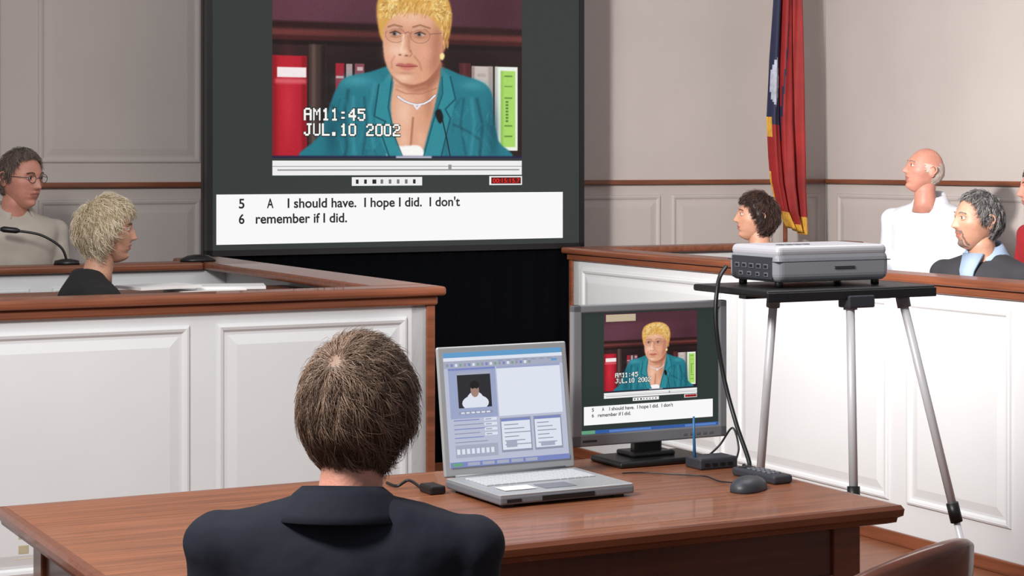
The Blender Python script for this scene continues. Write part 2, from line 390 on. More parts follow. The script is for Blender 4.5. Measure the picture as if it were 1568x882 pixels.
bb.inputs['Base Color'].default_value=(.01,.01,.01,1); bb.inputs['Specular IOR Level'].default_value=.1
nt.links.new(at.outputs['Color'],bb.inputs['Emission Color']); bb.inputs['Emission Strength'].default_value=1.0
def picture(parent,x0,x1,z0,z1,y,step):
    im=IMG[::step,::step]; h,w=im.shape[:2]
    X,Z=np.meshgrid(np.linspace(x0,x1,w),np.linspace(z1,z0,h))
    co=np.stack([X,np.full(X.shape,y),Z],-1).reshape(-1,3)
    i=np.arange((h-1)*w).reshape(h-1,w)[:,:-1].ravel()
    fc=np.stack([i+w,i+w+1,i+1,i],-1)
    me=bpy.data.meshes.new('video_picture'); me.from_pydata(co.tolist(),[],fc.tolist())
    l=np.where(im<=.04045,im/12.92,((im+.055)/1.055)**2.4)
    ca=me.color_attributes.new('Col','FLOAT_COLOR','POINT')
    ca.data.foreach_set('color',np.concatenate([l,np.ones((h,w,1))],-1).astype(np.float32).ravel())
    me.materials.append(vm); return link(bpy.data.objects.new('video_picture',me),parent)

EM=lambda n,c,e=1.0,var=0.,s=8.: M('disp_'+n,c,emit=e,var=var,scale=s)
def textobj(s, name, mat, parent, x, z, w, h, y, bold=.0):
    cu=bpy.data.curves.new(name,'FONT'); cu.body=s; cu.size=1; cu.offset=bold
    t=bpy.data.objects.new(name+'_tmp',cu); sc.collection.objects.link(t)
    dg=bpy.context.evaluated_depsgraph_get(); dg.update()
    me=bpy.data.meshes.new_from_object(t.evaluated_get(dg))
    bpy.data.objects.remove(t)
    xs=[v.co.x for v in me.vertices]
    x0,x1=min(xs),max(xs)
    sx=w/(x1-x0); sy=h/.7
    for v in me.vertices: v.co=Vector((x+(v.co.x-x0)*sx, y, z+(v.co.y)*sy))
    me.materials.clear(); me.materials.append(mat)
    return link(bpy.data.objects.new(name,me),parent)
def draw_display(parent, ox, oz, kx, ky, y0, dy, tag):
    V=[];F=[];MI=[];ms=[];cnt=[0]
    def rect(x0,x1,z0,z1,mat):
        if mat not in ms: ms.append(mat)
        cnt[0]+=1; y=y0-dy*cnt[0]; b=len(V)
        for (a,c) in [(x0,z0),(x1,z0),(x1,z1),(x0,z1)]: V.append((ox+a*kx,y,oz+c*ky))
        F.append((b,b+1,b+2,b+3)); MI.append(ms.index(mat))
    vx=lambda p:(.3027+p*.003764); vz=lambda q:(.438+q*.00345)
    def vr(xa,ya,xb,yb,mat): rect(vx(xa-417),vx(xb-417),vz(242-yb),vz(242-ya),mat)
    picture(parent,ox+vx(0)*kx,ox+vx(382)*kx,oz+vz(0)*ky,oz+vz(313)*ky,y0-dy*.5,1 if tag=='s' else 2)
    if tag=='m': vr(425,-66,545,-38,EM('cream',(.75,.68,.58)))
    bar=EM('bar',(.93,.93,.93)); bard=EM('bard',(.55,.56,.58))
    vr(417,246,799,268,bar); vr(424,259,795,261,bard); vr(417,254,799,255,bard); vr(681,252,686,260,bard)
    vr(533,271,640,284,bar)
    for i in range(8):
        xx=539+i*12.3; vr(xx,274.5,xx+(4 if i!=2 else 6),281,EM('ico',(.12,.12,.12)) if i<3 or i==7 else EM('ico2',(.45,.45,.45)))
    vr(745,270,798,284,bar); vr(748,272,796,282,EM('tc',(.35,.05,.06)))
    rect(0,1.989,0,.253,EM('caption',(.97,.97,.97),1.0))
    mesh('player_controls',V,F,ms,parent,False,MI)
    yt=y0-dy*(cnt[0]+2)
    ink=EM('ink',(.14,.14,.15)); rd=EM('tcr',(.95,.15,.12))
    def tx(s,x,z,w,h,mt,n,b=0.):
        textobj(s,n,mt,parent,ox+x*kx,oz+z*ky,w*kx,h*ky,yt,b)
    tx("5",.118,.183,.030,.048,ink,'caption_text_1',.020)
    tx("A",.268,.183,.036,.048,ink,'caption_text_2',.020)
    tx("I should have.  I hope I did.  I don't",.380,.183,.98,.048,ink,'caption_text_3',.020)
    tx("6",.118,.105,.030,.048,ink,'caption_text_4',.020)
    tx("remember if I did.",.208,.105,.50,.048,ink,'caption_text_5',.020)
    tx("00:15:15.7",vx(750-417),vz(242-280.5),.165,.024,rd,'timecode_text',.01)

S0=Vector((-1.508,9.726,0))
ps_=group('projection_screen',S0,A)
m_scr=M('screen_dark',(.195,.22,.215),emit=1.0)
box('surface',0,2.117,0,.02,1.16,2.95,m_scr,ps_)
boxes('frame',[(-.03,0,-.006,.04,1.13,2.98),(2.117,2.147,-.006,.04,1.13,2.98),(-.03,2.147,-.006,.04,1.13,1.16),(-.03,2.147,-.006,.04,2.95,2.98)],m_black,ps_)
V=[];F=[];n=120
for i in range(n+1):
    x=-.03+2.177*i/n; y=.022+.006*math.sin(i*.9)+.004*math.sin(i*2.3)
    V+=[(x,y,.0),(x,y,1.135)]
for i in range(n): F.append((2*i,2*i+2,2*i+3,2*i+1))
o=mesh('skirt',V,F,m_skirt,ps_,True); sd=o.modifiers.new('s','SOLIDIFY'); sd.thickness=.004
boxes('posts',[(-.03,0,.05,.09,0,2.9),(2.117,2.147,.05,.09,0,2.9)],m_black,ps_)
draw_display(ps_, .017,1.189,1,1,-.001,.0008,'s')

# ------------------------------------------------------------ table
T0=Vector((-1.26,4.79,0))
tb=group('wooden_table',T0,A)
TL_,TD_=1.98,.99
box('top',0,TL_,-TD_,0,.722,.75,m_table,tb,.008,3)
V=[];F=[];prof=[(0,.7495),(.012,.748),(.018,.738),(.016,.722),(.006,.716),(.004,.705),(-.012,.700),(-.03,.700),(-.03,.7495)]
for (o_,z) in prof:
    V+=[(-o_,-TD_-o_,z),(TL_+o_,-TD_-o_,z),(TL_+o_,o_,z),(-o_,o_,z)]
for r in range(len(prof)):
    r2=(r+1)%len(prof)
    for k in range(4):
        F.append((r*4+k,r2*4+k,r2*4+(k+1)%4,r*4+(k+1)%4))
o=mesh('edge_mould',V,F,m_tedge,tb); bm=bmesh.new(); bm.from_mesh(o.data); bmesh.ops.recalc_face_normals(bm,faces=bm.faces); bm.to_mesh(o.data)
i_=.07
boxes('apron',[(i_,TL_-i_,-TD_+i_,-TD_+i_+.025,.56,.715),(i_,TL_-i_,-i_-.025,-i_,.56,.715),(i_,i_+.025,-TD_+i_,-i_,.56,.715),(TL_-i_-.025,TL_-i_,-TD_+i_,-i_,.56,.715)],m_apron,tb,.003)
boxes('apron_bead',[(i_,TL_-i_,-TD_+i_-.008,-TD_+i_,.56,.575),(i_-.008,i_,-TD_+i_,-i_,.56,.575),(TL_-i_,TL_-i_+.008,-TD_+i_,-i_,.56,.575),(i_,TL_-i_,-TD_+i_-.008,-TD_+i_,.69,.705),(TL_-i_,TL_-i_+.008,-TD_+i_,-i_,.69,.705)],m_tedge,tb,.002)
for j,(lx,ly) in enumerate([(i_+.03,-TD_+i_+.03),(TL_-i_-.03,-TD_+i_+.03),(i_+.03,-i_-.03),(TL_-i_-.03,-i_-.03)]):
    V=[];F=[]
    loft_geo(V,F,[(lx,ly,0,.032,.032),(lx,ly,.05,.036,.036),(lx,ly,.5,.052,.052),(lx,ly,.53,.058,.058),(lx,ly,.715,.058,.058)],4)
    c=Vector((lx,ly,0)); R=Matrix.Rotation(math.pi/4,3,'Z')
    V=[c+R@(Vector((v[0],v[1],v[2]))-c) for v in V]
    bevel(mesh('leg_%d'%(j+1),V,F,m_tedge,tb),.004)

# ------------------------------------------------------------ laptop
YL=math.radians(28.5)
lp=group('laptop',(-.173,5.01,.75),YL)
box('base',0,.39,-.30,0,.008,.030,m_grey,lp,.006,3)
box('palm_deck',.002,.388,-.298,-.002,.028,.034,m_silver,lp,.003)
boxes('feet',[(.02,.05,-.28,-.26,0,.01),(.34,.37,-.28,-.26,0,.01),(.02,.05,-.04,-.02,0,.01),(.34,.37,-.04,-.02,0,.01)],m_black,lp)
ks=[]
for r in range(6):
    for c in range(15):
        x=.035+c*.0215; y=-.045-r*.0205
        if r==5 and 3<c<10:
            if c==4: ks.append((x,x+.0215*6-.003,y-.0175,y,.034,.038))
            continue
        ks.append((x,x+.0185,y-.0175,y,.034,.038))
boxes('keys',ks,m_key,lp,.001)
box('touchpad',.15,.24,-.265,-.20,.034,.0355,m_grey,lp,.001)
o=box('label_sheet',.04,.13,-.255,-.20,.0355,.036,m_white,lp)
boxes('front_ports',[(.02,.06,-.302,-.299,.014,.022),(.12,.27,-.302,-.299,.012,.024)],m_black,lp)
ld=bpy.data.objects.new('lid',None); link(ld,lp); ld.location=(0,.0,.034); ld.rotation_euler=(math.radians(-8.5),0,0)
box('lid_shell',0,.39,0,.012,0,.338,m_silver,ld,.005,3)
tube('hinge',[(.03,.004,0),(.36,.004,0)],.007,m_grey,ld,12)
def ui(parent,x0,x1,z0,z1,y0,dy,items):
    V=[];F=[];MI=[];ms=[]
    X=lambda t:x0+(x1-x0)*t; Z=lambda t:z0+(z1-z0)*t
    for k,it_ in enumerate(items):
        a,b,c,d,mt=it_[:5]
        if mt not in ms: ms.append(mt)
        y=y0-dy*k; q=len(V)
        if len(it_)==6:
            for j in range(20):
                t=2*math.pi*j/20; V.append((X((a+b)/2+(b-a)/2*math.cos(t)),y,Z((c+d)/2+(d-c)/2*math.sin(t))))
            F.append(tuple(range(q,q+20)))
        else:
            V+=[(X(a),y,Z(c)),(X(b),y,Z(c)),(X(b),y,Z(d)),(X(a),y,Z(d))]; F.append((q,q+1,q+2,q+3))
        MI.append(ms.index(mt))
    mesh('display_image',V,F,ms,parent,False,MI)
ub=EM('ui_bg',(.72,.74,.82)); uw=EM('ui_white',(.86,.88,.93)); ul=EM('ui_lav',(.60,.64,.77)); ug=EM('ui_grey',(.56,.58,.66)); ut=EM('ui_title',(.38,.60,.78)); ud=EM('ui_dark',(.16,.16,.18)); us=EM('ui_skin',(.62,.50,.45)); ubl=EM('ui_blue',(.47,.52,.74)); usk=EM('ui_hat',(.10,.09,.10)); um=EM('ui_mid',(.64,.66,.74))  # pale greyed background colour paints haze over the laptop screen
it=[(0,1,0,1,ub),(0,1,.955,1,ut),(0,1,.925,.955,uw),(0,1,.86,.925,um)]
for i in range(20): it.append((.02+i*.036,.040+i*.036,.875,.90,[ug,ubl,uw,EM('ui_g',(.5,.62,.55))][i%4]))
for i in range(7): it.append((.45+i*.07,.49+i*.07,.905,.915,ug))
it+=[(.03,.42,.42,.86,ul),(.03,.42,.842,.86,ubl),(.10,.375,.50,.80,ud),(.10,.375,.80,.825,um),
     (.13,.35,.48,.62,uw,1),(.17,.31,.50,.65,uw,1),(.10,.375,.465,.51,ul),(.205,.275,.60,.72,us,1),(.20,.28,.67,.745,usk,1),(.215,.265,.61,.68,us,1),
     (.43,.97,.42,.86,uw),(.43,.97,.84,.86,ul),(.90,.95,.885,.905,ut),
     (.10,.375,.455,.48,ug)]
for i in range(6): it.append((.115+i*.042,.145+i*.042,.460,.474,uw))
for i in range(6): it.append((.05,.26+.03*(i%3),.40-i*.038,.408-i*.038,ug if i%2 else ubl))
for i in range(4): it.append((.30,.405,.39-i*.043,.415-i*.043,uw)); it.append((.31,.36,.398-i*.043,.406-i*.043,ug))
it+=[(.43,.69,.10,.40,ug),(.44,.68,.12,.37,uw),(.71,.95,.10,.40,ug),(.72,.94,.12,.37,uw),(.44,.68,.372,.392,ubl),(.72,.94,.372,.392,ubl),(.05,.40,.08,.19,um),(0,1,0,.045,ubl),(.02,.10,.008,.037,EM('ui_start',(.40,.62,.48)))]
for i in range(6): it.append((.46,.58+.05*(i%3),.335-i*.035,.343-i*.035,ug)); it.append((.74,.84+.03*(i%3),.335-i*.035,.343-i*.035,ug))
it+=[(.47,.56,.14,.20,um),(.76,.88,.13,.17,um)]
for i in range(8): it.append((.06+i*.04,.085+i*.04,.11,.155,uw))
for i in range(5): it.append((.14+i*.12,.24+i*.12,.008,.037,um))
ui(ld,.016,.374,.024,.322,-.0008,.00004,it)

# ------------------------------------------------------------ monitor
mo=group('computer_monitor',(.165,5.38,0),A)
W,Z0,Z1=.51,.809,1.204
boxes('bezel',[(0,.028,-.012,.012,Z0,Z1),(W-.025,W,-.012,.012,Z0,Z1),(0,W,-.012,.012,Z1-.022,Z1),(0,W,-.012,.012,Z0,Z0+.034)],m_bezel,mo,.004)
box('panel',.02,W-.02,-.004,.02,Z0+.02,Z1-.015,EM('mon_bg',(.17,.21,.20)),mo)
V=[];F=[];cx,cz=W/2,(Z0+Z1)/2
for (yy,hx,hz) in [(.012,W/2-.003,.194),(.035,W/2-.03,.17),(.055,.15,.11),(.06,.05,.05)]:
    V+=[(cx-hx,yy,cz-hz),(cx+hx,yy,cz-hz),(cx+hx,yy,cz+hz),(cx-hx,yy,cz+hz)]
for r in range(3):
    for k in range(4): F.append((r*4+k,r*4+(k+1)%4,r*4+4+(k+1)%4,r*4+4+k))
F.append((12,13,14,15)); bevel(mesh('back_shell',V,F,m_grey,mo),.008)
ui(mo,.028,W-.025,Z0+.034,Z1-.022,-.0045,.0001,[(0,1,0,.028,EM('task',(.20,.35,.62))),(0,.10,0,.028,EM('ui_start',(.35,.7,.45))),(.2,.5,.004,.022,EM('task2',(.35,.50,.75))),(.75,.98,.004,.022,EM('task2',(.35,.50,.75)))])
draw_display(mo,.037,.868,.215,.204,-.005,.00006,'m')
boxes('buttons',[(.36+i*.022,.372+i*.022,-.0135,-.011,Z0+.012,Z0+.018) for i in range(5)],m_grey,mo)
box('logo_plate',.03,.075,-.0132,-.011,Z0+.012,Z0+.018,m_dgrey,mo)
box('neck',.215,.305,.01,.045,.765,.93,m_black,mo,.008)
box('stand_base',.115,.415,-.075,.10,.75,.768,m_black,mo,.008,3)
box('stand_step',.19,.33,-.02,.08,.767,.782,m_black,mo,.006)

# ------------------------------------------------------------ mouse, handset, hub
ms_=group('computer_mouse',(.616,5.03,.75),math.radians(60))
V=[];F=[];rings=[]
for k in range(9):
    t=k/8; z=.038*t
    rings.append((-.004*t,0,z,.070*math.sqrt(max(.0,1-t**2.6))+.001,.040*math.sqrt(max(0,1-t**2.6))+.001))
loft_geo(V,F,rings,24,2.3)
mesh('shell',V,F,m_dgrey,ms_,True)
box('wheel',.026,.038,-.003,.003,.026,.036,m_black,ms_,.002)
tube('seam',smoothpath([(.062,0,.008),(.048,0,.028),(.02,0,.0375)]),.0008,m_black,ms_,6)
rc=group('desk_phone_handset',(.672,5.20,.75),math.radians(120))
box('body',-.095,.095,-.032,.032,0,.024,m_dgrey,rc,.008,3)
boxes('keys',[(-.06+i*.022,-.046+i*.022,-.018+j*.014,-.009+j*.014,.023,.027) for i in range(5) for j in range(3)],m_grey,rc,.001)
box('screen',.052,.076,-.018,.018,.023,.0255,m_black,rc)
hb=group('usb_hub',(.56,5.41,.75),A)
box('body',-.065,.06,-.04,.04,0,.032,m_dgrey,hb,.006,3)
boxes('ports',[(-.05+i*.025,-.035+i*.025,-.042,-.039,.01,.018) for i in range(4)],m_black,hb)
tube('antenna',[(-.058,.0,.02),(-.06,.0,.09),(-.061,0,.145)],[.005,.004,.003],M('antenna_blue',(.18,.42,.62),.4),hb,8)
def cable(name,pts,r=.004,mat=None,sub=8): return tube(name,smoothpath(pts,sub),r,mat or m_black,None,8)
cable('projector_cable',[(.62,5.60,1.30),(.59,5.53,1.26),(.580,5.50,1.15),(.600,5.49,1.00),(.630,5.44,.87),(.655,5.34,.775),(.645,5.32,.757),(.645,5.37,.760)],.0065)
cable('network_cable',[(.632,5.44,.77),(.64,5.46,.80),(.625,5.48,.85),(.59,5.49,.80),(.55,5.48,.765)],.003)
cable('laptop_power_cable',[(-.235,5.015,.757),(-.27,5.06,.77),(-.30,5.05,.757),(-.33,5.10,.757)],.004)
cable('mouse_cable',[(.580,5.105,.757),(.55,5.14,.755),(.52,5.22,.755),(.44,5.25,.755),(.36,5.28,.755),(.30,5.27,.755)],.002)
pb=group('power_adapter',(-.205,4.985,.75),YL); box('brick',-.022,.022,-.035,.035,0,.022,m_black,pb,.005)

# ------------------------------------------------------------ projector + stand
Nc=Vector((.748,5.45,0)); pc=Nc+E1*.2+E2*.125
st=group('projector_stand',(.885,5.65,0),A)
box('platform',-.30,.29,-.19,.19,1.226,1.246,m_black,st,.006,3)
boxes('platform_rails',[(-.30,.29,-.195,-.185,1.214,1.240),(-.2,.2,-.10,-.06,1.205,1.227),(-.2,.2,.06,.10,1.205,1.227)],m_black,st,.002)
box('clamp_bracket',-.03,.06,-.205,-.15,1.19,1.225,m_dgrey,st,.004)
def loc_(p):
    q=Vector(p)-Vector((.885,5.65,0)); return Vector((q.dot(E1),q.dot(E2),q.z))
def leg(name,a,b,tclamp):
    a=Vector(a);b=Vector(b); m=a.lerp(b,tclamp)
    tube('%s_upper'%name,[loc_(a),loc_(m)],.0125,m_metal,st,12)
    tube('%s_lower'%name,[loc_(m),loc_(b)],.010,m_metal,st,12)
    tube('%s_clamp'%name,[loc_(a.lerp(b,tclamp-.025)),loc_(a.lerp(b,tclamp+.02))],.018,m_black,st,12)
    tube('%s_foot'%name,[loc_(a.lerp(b,.97)),loc_(b)],[.016,.018],m_black,st,12)
    tube('%s_mount'%name,[loc_(a+Vector((0,0,.01))),loc_(a.lerp(b,.03))],.02,m_grey,st,12)
leg('leg_1',(.759,5.60,1.22),(.7076,5.90,0),.55)
leg('leg_2',(.962,5.50,1.22),(.949,5.30,0),.455)
leg('leg_3',(1.1275,5.60,1.22),(1.425,5.60,0),.52)
pj=group('video_projector',(pc.x,pc.y,1.247),A)
m_pj=M('projector_shell',(.60,.61,.64),.35,metal=.15,var=.03); m_pjt=M('projector_top',(.78,.78,.81),.4,metal=.1)
box('shell',-.20,.20,-.125,.125,.014,.100,m_pj,pj,.024,5)
box('top_cover',-.195,.195,-.12,.12,.085,.118,m_pjt,pj,.016,4)
box('seam',-.2005,.2005,-.1255,.1255,.072,.0745,m_dgrey,pj,.001)
box('port_panel',-.2025,-.195,-.100,.100,.022,.086,m_dgrey,pj,.002)
pl=[]
for i in range(5): pl.append((-.205,-.201,-.085+i*.036,-.062+i*.036,.052,.066))
for i in range(4): pl.append((-.205,-.201,-.085+i*.042,-.065+i*.042,.030,.042))
boxes('ports',pl,m_grey,pj,.001)
boxes('port_holes',[(a-.001,b-.001,c+.004,d-.004,e+.003,f-.003) for a,b,c,d,e,f in pl],m_black,pj)
boxes('vent',[(.00,.07,-.128,-.124,.05+k*.005,.0525+k*.005) for k in range(2)],m_black,pj)
for i,(a,b) in enumerate([(-.17,-.09),(.17,-.09),(-.17,.09),(.17,.09)]):
    tube('foot_%d'%(i+1),[(a,b,0),(a,b,.02)],.012,m_black,pj,12)
V=[];F=[];tube_geo(V,F,[(.09,.12,.06),(.09,.15,.06)],[.04,.038],24); mesh('lens_barrel',V,F,m_black,pj,True)
V=[];F=[];ellips_geo(V,F,(.09,.149,.06),(.03,.008,.03)); mesh('lens_glass',V,F,M('lens_glass',(.1,.12,.2),.05),pj,True)
boxes('top_buttons',[(-.15+i*.03,-.13+i*.03,-.06,-.045,.117,.121) for i in range(4)],m_grey,pj,.001)

# ------------------------------------------------------------ foreground armchair
ch=group('wooden_armchair',(.700,4.12,0),A+.35)
V=[];F=[];n=48
def railz(c): return .640+.188*max(0,c)**.75
for i in range(n+1):
    ph=math.radians(-100+200*i/n); c=math.cos(ph)
    zt=railz(c); h=.045+.10*max(0,c)**1.2
    dx,dy=math.sin(ph),-math.cos(ph)
    for (r,zz) in [(.250,zt-h),(.244,zt-.012),(.252,zt),(.272,zt),(.284,zt-.010),(.280,zt-h)]:
        V.append((dx*r,dy*r*.97,zz))
for i in range(n):
    for k in range(6): F.append((i*6+k,i*6+6+k,i*6+6+(k+1)%6,i*6+(k+1)%6))
F.append(tuple(range(6))[::-1]); F.append(tuple(n*6+k for k in range(6)))
o=mesh('top_rail',V,F,m_chairw,ch,True); bevel(o,.004)
for i in range(13):
    ph=math.radians(-96+16*i); x,y=.265*math.sin(ph),-.257*math.cos(ph)
    zt=railz(math.cos(ph))-.03
    tube('spindle_%d'%(i+1),[(x*.86,y*.86,.44),(x*.93,y*.93,.55),(x,y,zt)],[.009,.012,.009],m_chairw,ch,10)
V=[];F=[];loft_geo(V,F,[(0,0,.41,.23,.225),(0,0,.425,.25,.245),(0,0,.445,.25,.245),(0,0,.452,.235,.23),(0,0,.446,.12,.12)],40,2.6); mesh('seat',V,F,m_chairw,ch,True)
for j,(a,b) in enumerate([(-1,-1),(1,-1),(-1,1),(1,1)]):
    tube('leg_%d'%(j+1),[(a*.16,b*.16,.42),(a*.19,b*.19,.22),(a*.22,b*.22,0)],[.02,.022,.014],m_chairw,ch,12)
tube('stretcher_1',[(-.195,-.195,.2),(-.195,.195,.2)],.01,m_chairw,ch,8); tube('stretcher_2',[(.195,-.195,.2),(.195,.195,.2)],.01,m_chairw,ch,8)
tube('stretcher_3',[(-.195,0,.2),(.195,0,.2)],.01,m_chairw,ch,8)

# ------------------------------------------------------------ flag
fg=group('state_flag',(1.664,11.7,0),A)
nx,nz=60,120; V=[];F=[];MI=[]
flm=[M('flag_red',(.56,.11,.11),.7,var=.25,scale=5),M('flag_blue_and_shadow',(.11,.13,.25),.7,var=.15),M('flag_gold',(.80,.60,.22),.6,var=.35,scale=40,stretch=(3,3,.6)),M('flag_white',(.66,.68,.74),.7,var=.3,scale=25)]
def fl_lim(z):
    K=[(1.16,.02,.135),(1.28,-.06,.135),(1.45,-.105,.13),(1.60,-.12,.13),(1.84,-.135,.125),(2.2,-.12,.12),(2.6,-.09,.11),(3.0,-.05,.10)]
    for (a,b) in zip(K,K[1:]):
        if z<=b[0]:
            t=(z-a[0])/(b[0]-a[0]); return a[1]+(b[1]-a[1])*t, a[2]+(b[2]-a[2])*t
    return K[-1][1:]
for j in range(nz+1):
    for i in range(nx+1):
        u=i/nx; z=1.16+ (3.0-1.16)*j/nz
        z2=z+ (1-u)*.05*(1-j/nz)
        l,r=fl_lim(z); amp=.035*(1-.4*j/nz)
        V.append((l+(r-l)*u+.010*math.sin(u*19+z*1.5), amp*math.sin(u*17+z*1.2)+.01*math.sin(u*41), z2))
for j in range(nz):
    for i in range(nx):
        F.append((j*(nx+1)+i,j*(nx+1)+i+1,(j+1)*(nx+1)+i+1,(j+1)*(nx+1)+i))
        u=i/nx; z=1.16+1.84*j/nz
        m=0
        if z>1.80 and u<.30+.05*math.sin(z*4): m=1
        if ((u-.13)/.09)**2+((z-2.06)/.15)**2<1: m=3
        if u>.93 and z>1.5: m=1  # shadow along the right edge, painted with the blue cloth colour
        if z<1.235+.03*math.sin(u*9): m=2
        if u<.07 and 1.72<z<1.84: m=2
        if u<.04 and z<1.5: m=2
        if abs(u-(.42+.05*math.sin(z*3)))<.012 and z>1.7: m=1
        MI.append(m)
o=mesh('cloth',V,F,flm,fg,True,MI); sd=o.modifiers.new('s','SOLIDIFY'); sd.thickness=.003
tube('pole',[(.03,.06,.05),(.03,.06,3.05)],.014,m_trim,fg,12)
V=[];F=[];ellips_geo(V,F,(.03,.06,3.1),(.03,.03,.06)); mesh('finial',V,F,flm[2],fg,True)
V=[];F=[];loft_geo(V,F,[(.03,.06,0,.15,.15),(.03,.06,.03,.14,.14),(.03,.06,.06,.05,.05),(.03,.06,.12,.03,.03)],24); mesh('stand',V,F,flm[2],fg,True)

# ------------------------------------------------------------ people
def G(x,s): return math.exp(-(x/s)**2)
def head_surf(n):
    x,y,z=n
    px,py,pz=.077*x,.098*y,.118*z
    if z<0:
        k=-z
        px*=1-.30*k**1.6
        py*= (1-.10*k) if y>0 else (1-.32*k**1.3)
        py+=.034*k*k
    if y>0:
        w=min(1,y*2.5)
        f=0.
        if -.045<pz<.03:
            t=(.026-pz)/.052
            if 0<t<1: f=t**1.1
            elif t>=1: f=max(0,1-(t-1)*5)
        py+=w*.025*f*G(px,.009+.006*max(0,min(1,(.01-pz)/.04)))
        py+=w*.005*G(pz-.032,.010)*G(px,.05)
        py-=w*.010*G(abs(px)-.031,.015)*G(pz-.014,.013)
        py+=w*.005*G(px,.024)*(G(pz+.050,.006)+G(pz+.063,.007))
        py-=w*.003*G(px,.03)*G(pz+.0565,.003)
        py-=w*.004*G(pz+.078,.008)*G(px,.03)
        py+=w*.010*G(px,.022)*G(pz+.098,.014)
        px+=math.copysign(.004,px)*w*G(pz+.01,.02)*G(abs(px)-.06,.02) if px else 0
    return Vector((px,py,pz))
def spheregrid(nu,nv):
    D=[];F=[]
    for j in range(nv+1):
        th=math.pi*j/nv
        for i in range(nu):
            ph=2*math.pi*i/nu; D.append(Vector((math.sin(th)*math.cos(ph),math.sin(th)*math.sin(ph),math.cos(th))))
    for j in range(nv):
        for i in range(nu):
            a=j*nu+i;b=j*nu+(i+1)%nu; F.append((a,a+nu,b+nu,b))
    return D,F
def interp(K,v):
    if v<=K[0][0]: return K[0][1]
    for a,b in zip(K,K[1:]):
        if v<=b[0]: return a[1]+(b[1]-a[1])*(v-a[0])/(b[0]-a[0])
    return K[-1][1]
def build_head(parent,Mh,sc_,skin,lips,browm,glasses=False,eyes=True,beard=None,det=(112,84)):
    D,F=spheregrid(*det); S=Matrix.Scale(sc_,4); X=Mh@S
    P=[head_surf(d) for d in D]
    MI=[]
    for f in F:
        c=(P[f[0]]+P[f[2]])/2
        m=1 if (c.y>.05 and (c.x/.024)**2+((c.z+.0565)/.0115)**2<1) else 0
        if beard and m==0 and c.y>.045 and abs(c.x)<.036:
            if -.050<c.z<-.040 and abs(c.x)<.030: m=2
            if c.z<-.078 and c.z>-.108 and abs(c.x)<.022: m=2
            if .026<abs(c.x)<.032 and -.100<c.z<-.045: m=2
        MI.append(m)
    mesh('head',[X@p for p in P],F,[skin,lips]+([beard] if beard else []),parent,True,MI)
    V=[];F=[]
    for s in (-1,1):
        Mx=Matrix.Rotation(s*.35,3,'Z')@Matrix.Rotation(-.2,3,'X')
        ellips_geo(V,F,(s*.077,-.012,.0),(.009,.019,.031),14,12,Mx)
        tube_geo(V,F,smoothpath([(s*.078,.000,.014),(s*.086,-.010,.030),(s*.090,-.028,.022),(s*.088,-.030,.002),(s*.080,-.012,-.024)],5),.004,8)
    mesh('ears',[X@p for p in V],F,skin,parent,True)
    V=[];F=[]
    tube_geo(V,F,[(0,-.012,-.05),(0,-.022,-.10),(0,-.034,-.15),(0,-.045,-.21)],[.056,.054,.056,.066],24)
    mesh('neck',[X@p for p in V],F,skin,parent,True)
    V=[];F=[]
    for s in (-1,1): ellips_geo(V,F,(s*.031,.0765,.013),(.0135,.0125,.0085),14,10)
    mesh('eyeballs',[X@p for p in V],F,M('eye_white',(.80,.78,.75),.2),parent,True)
    V=[];F=[]
    for s in (-1,1): ellips_geo(V,F,(s*.031,.0865,.013),(.0055,.0035,.0055),10,8)
    mesh('irises',[X@p for p in V],F,M('iris',(.16,.12,.10),.2),parent,True)
    V=[];F=[]
    for s in (-1,1):
        tube_geo(V,F,smoothpath([(s*.014,.094,.030),(s*.030,.093,.036),(s*.048,.080,.031)],4),[.0028]*9,6)
    mesh('eyebrows',[X@p for p in V],F,browm,parent,True)
    V=[];F=[]
    for s in (-1,1):
        tube_geo(V,F,smoothpath([(s*.017,.0875,.018),(s*.031,.0895,.0222),(s*.045,.078,.016)],4),[.0032]*9,6)
        tube_geo(V,F,smoothpath([(s*.018,.0855,.008),(s*.031,.0865,.0045),(s*.044,.077,.009)],4),[.0026]*9,6)
    mesh('eyelids',[X@p for p in V],F,skin,parent,True)
    if glasses:
        V=[];F=[]
        for s in (-1,1):
            ring=[(s*.032+.021*math.cos(a*math.pi/10),.102-.004*abs(math.cos(a*math.pi/10)),.011+.017*math.sin(a*math.pi/10)) for a in range(21)]
            tube_geo(V,F,ring,.0014,6)
            tube_geo(V,F,[(s*.053,.098,.016),(s*.074,.06,.016),(s*.082,-.015,.014)],.0014,6)
        tube_geo(V,F,[(-.011,.104,.013),(0,.108,.017),(.011,.104,.013)],.0014,6)
        mesh('glasses',[X@p for p in V],F,m_dgrey,parent,True)
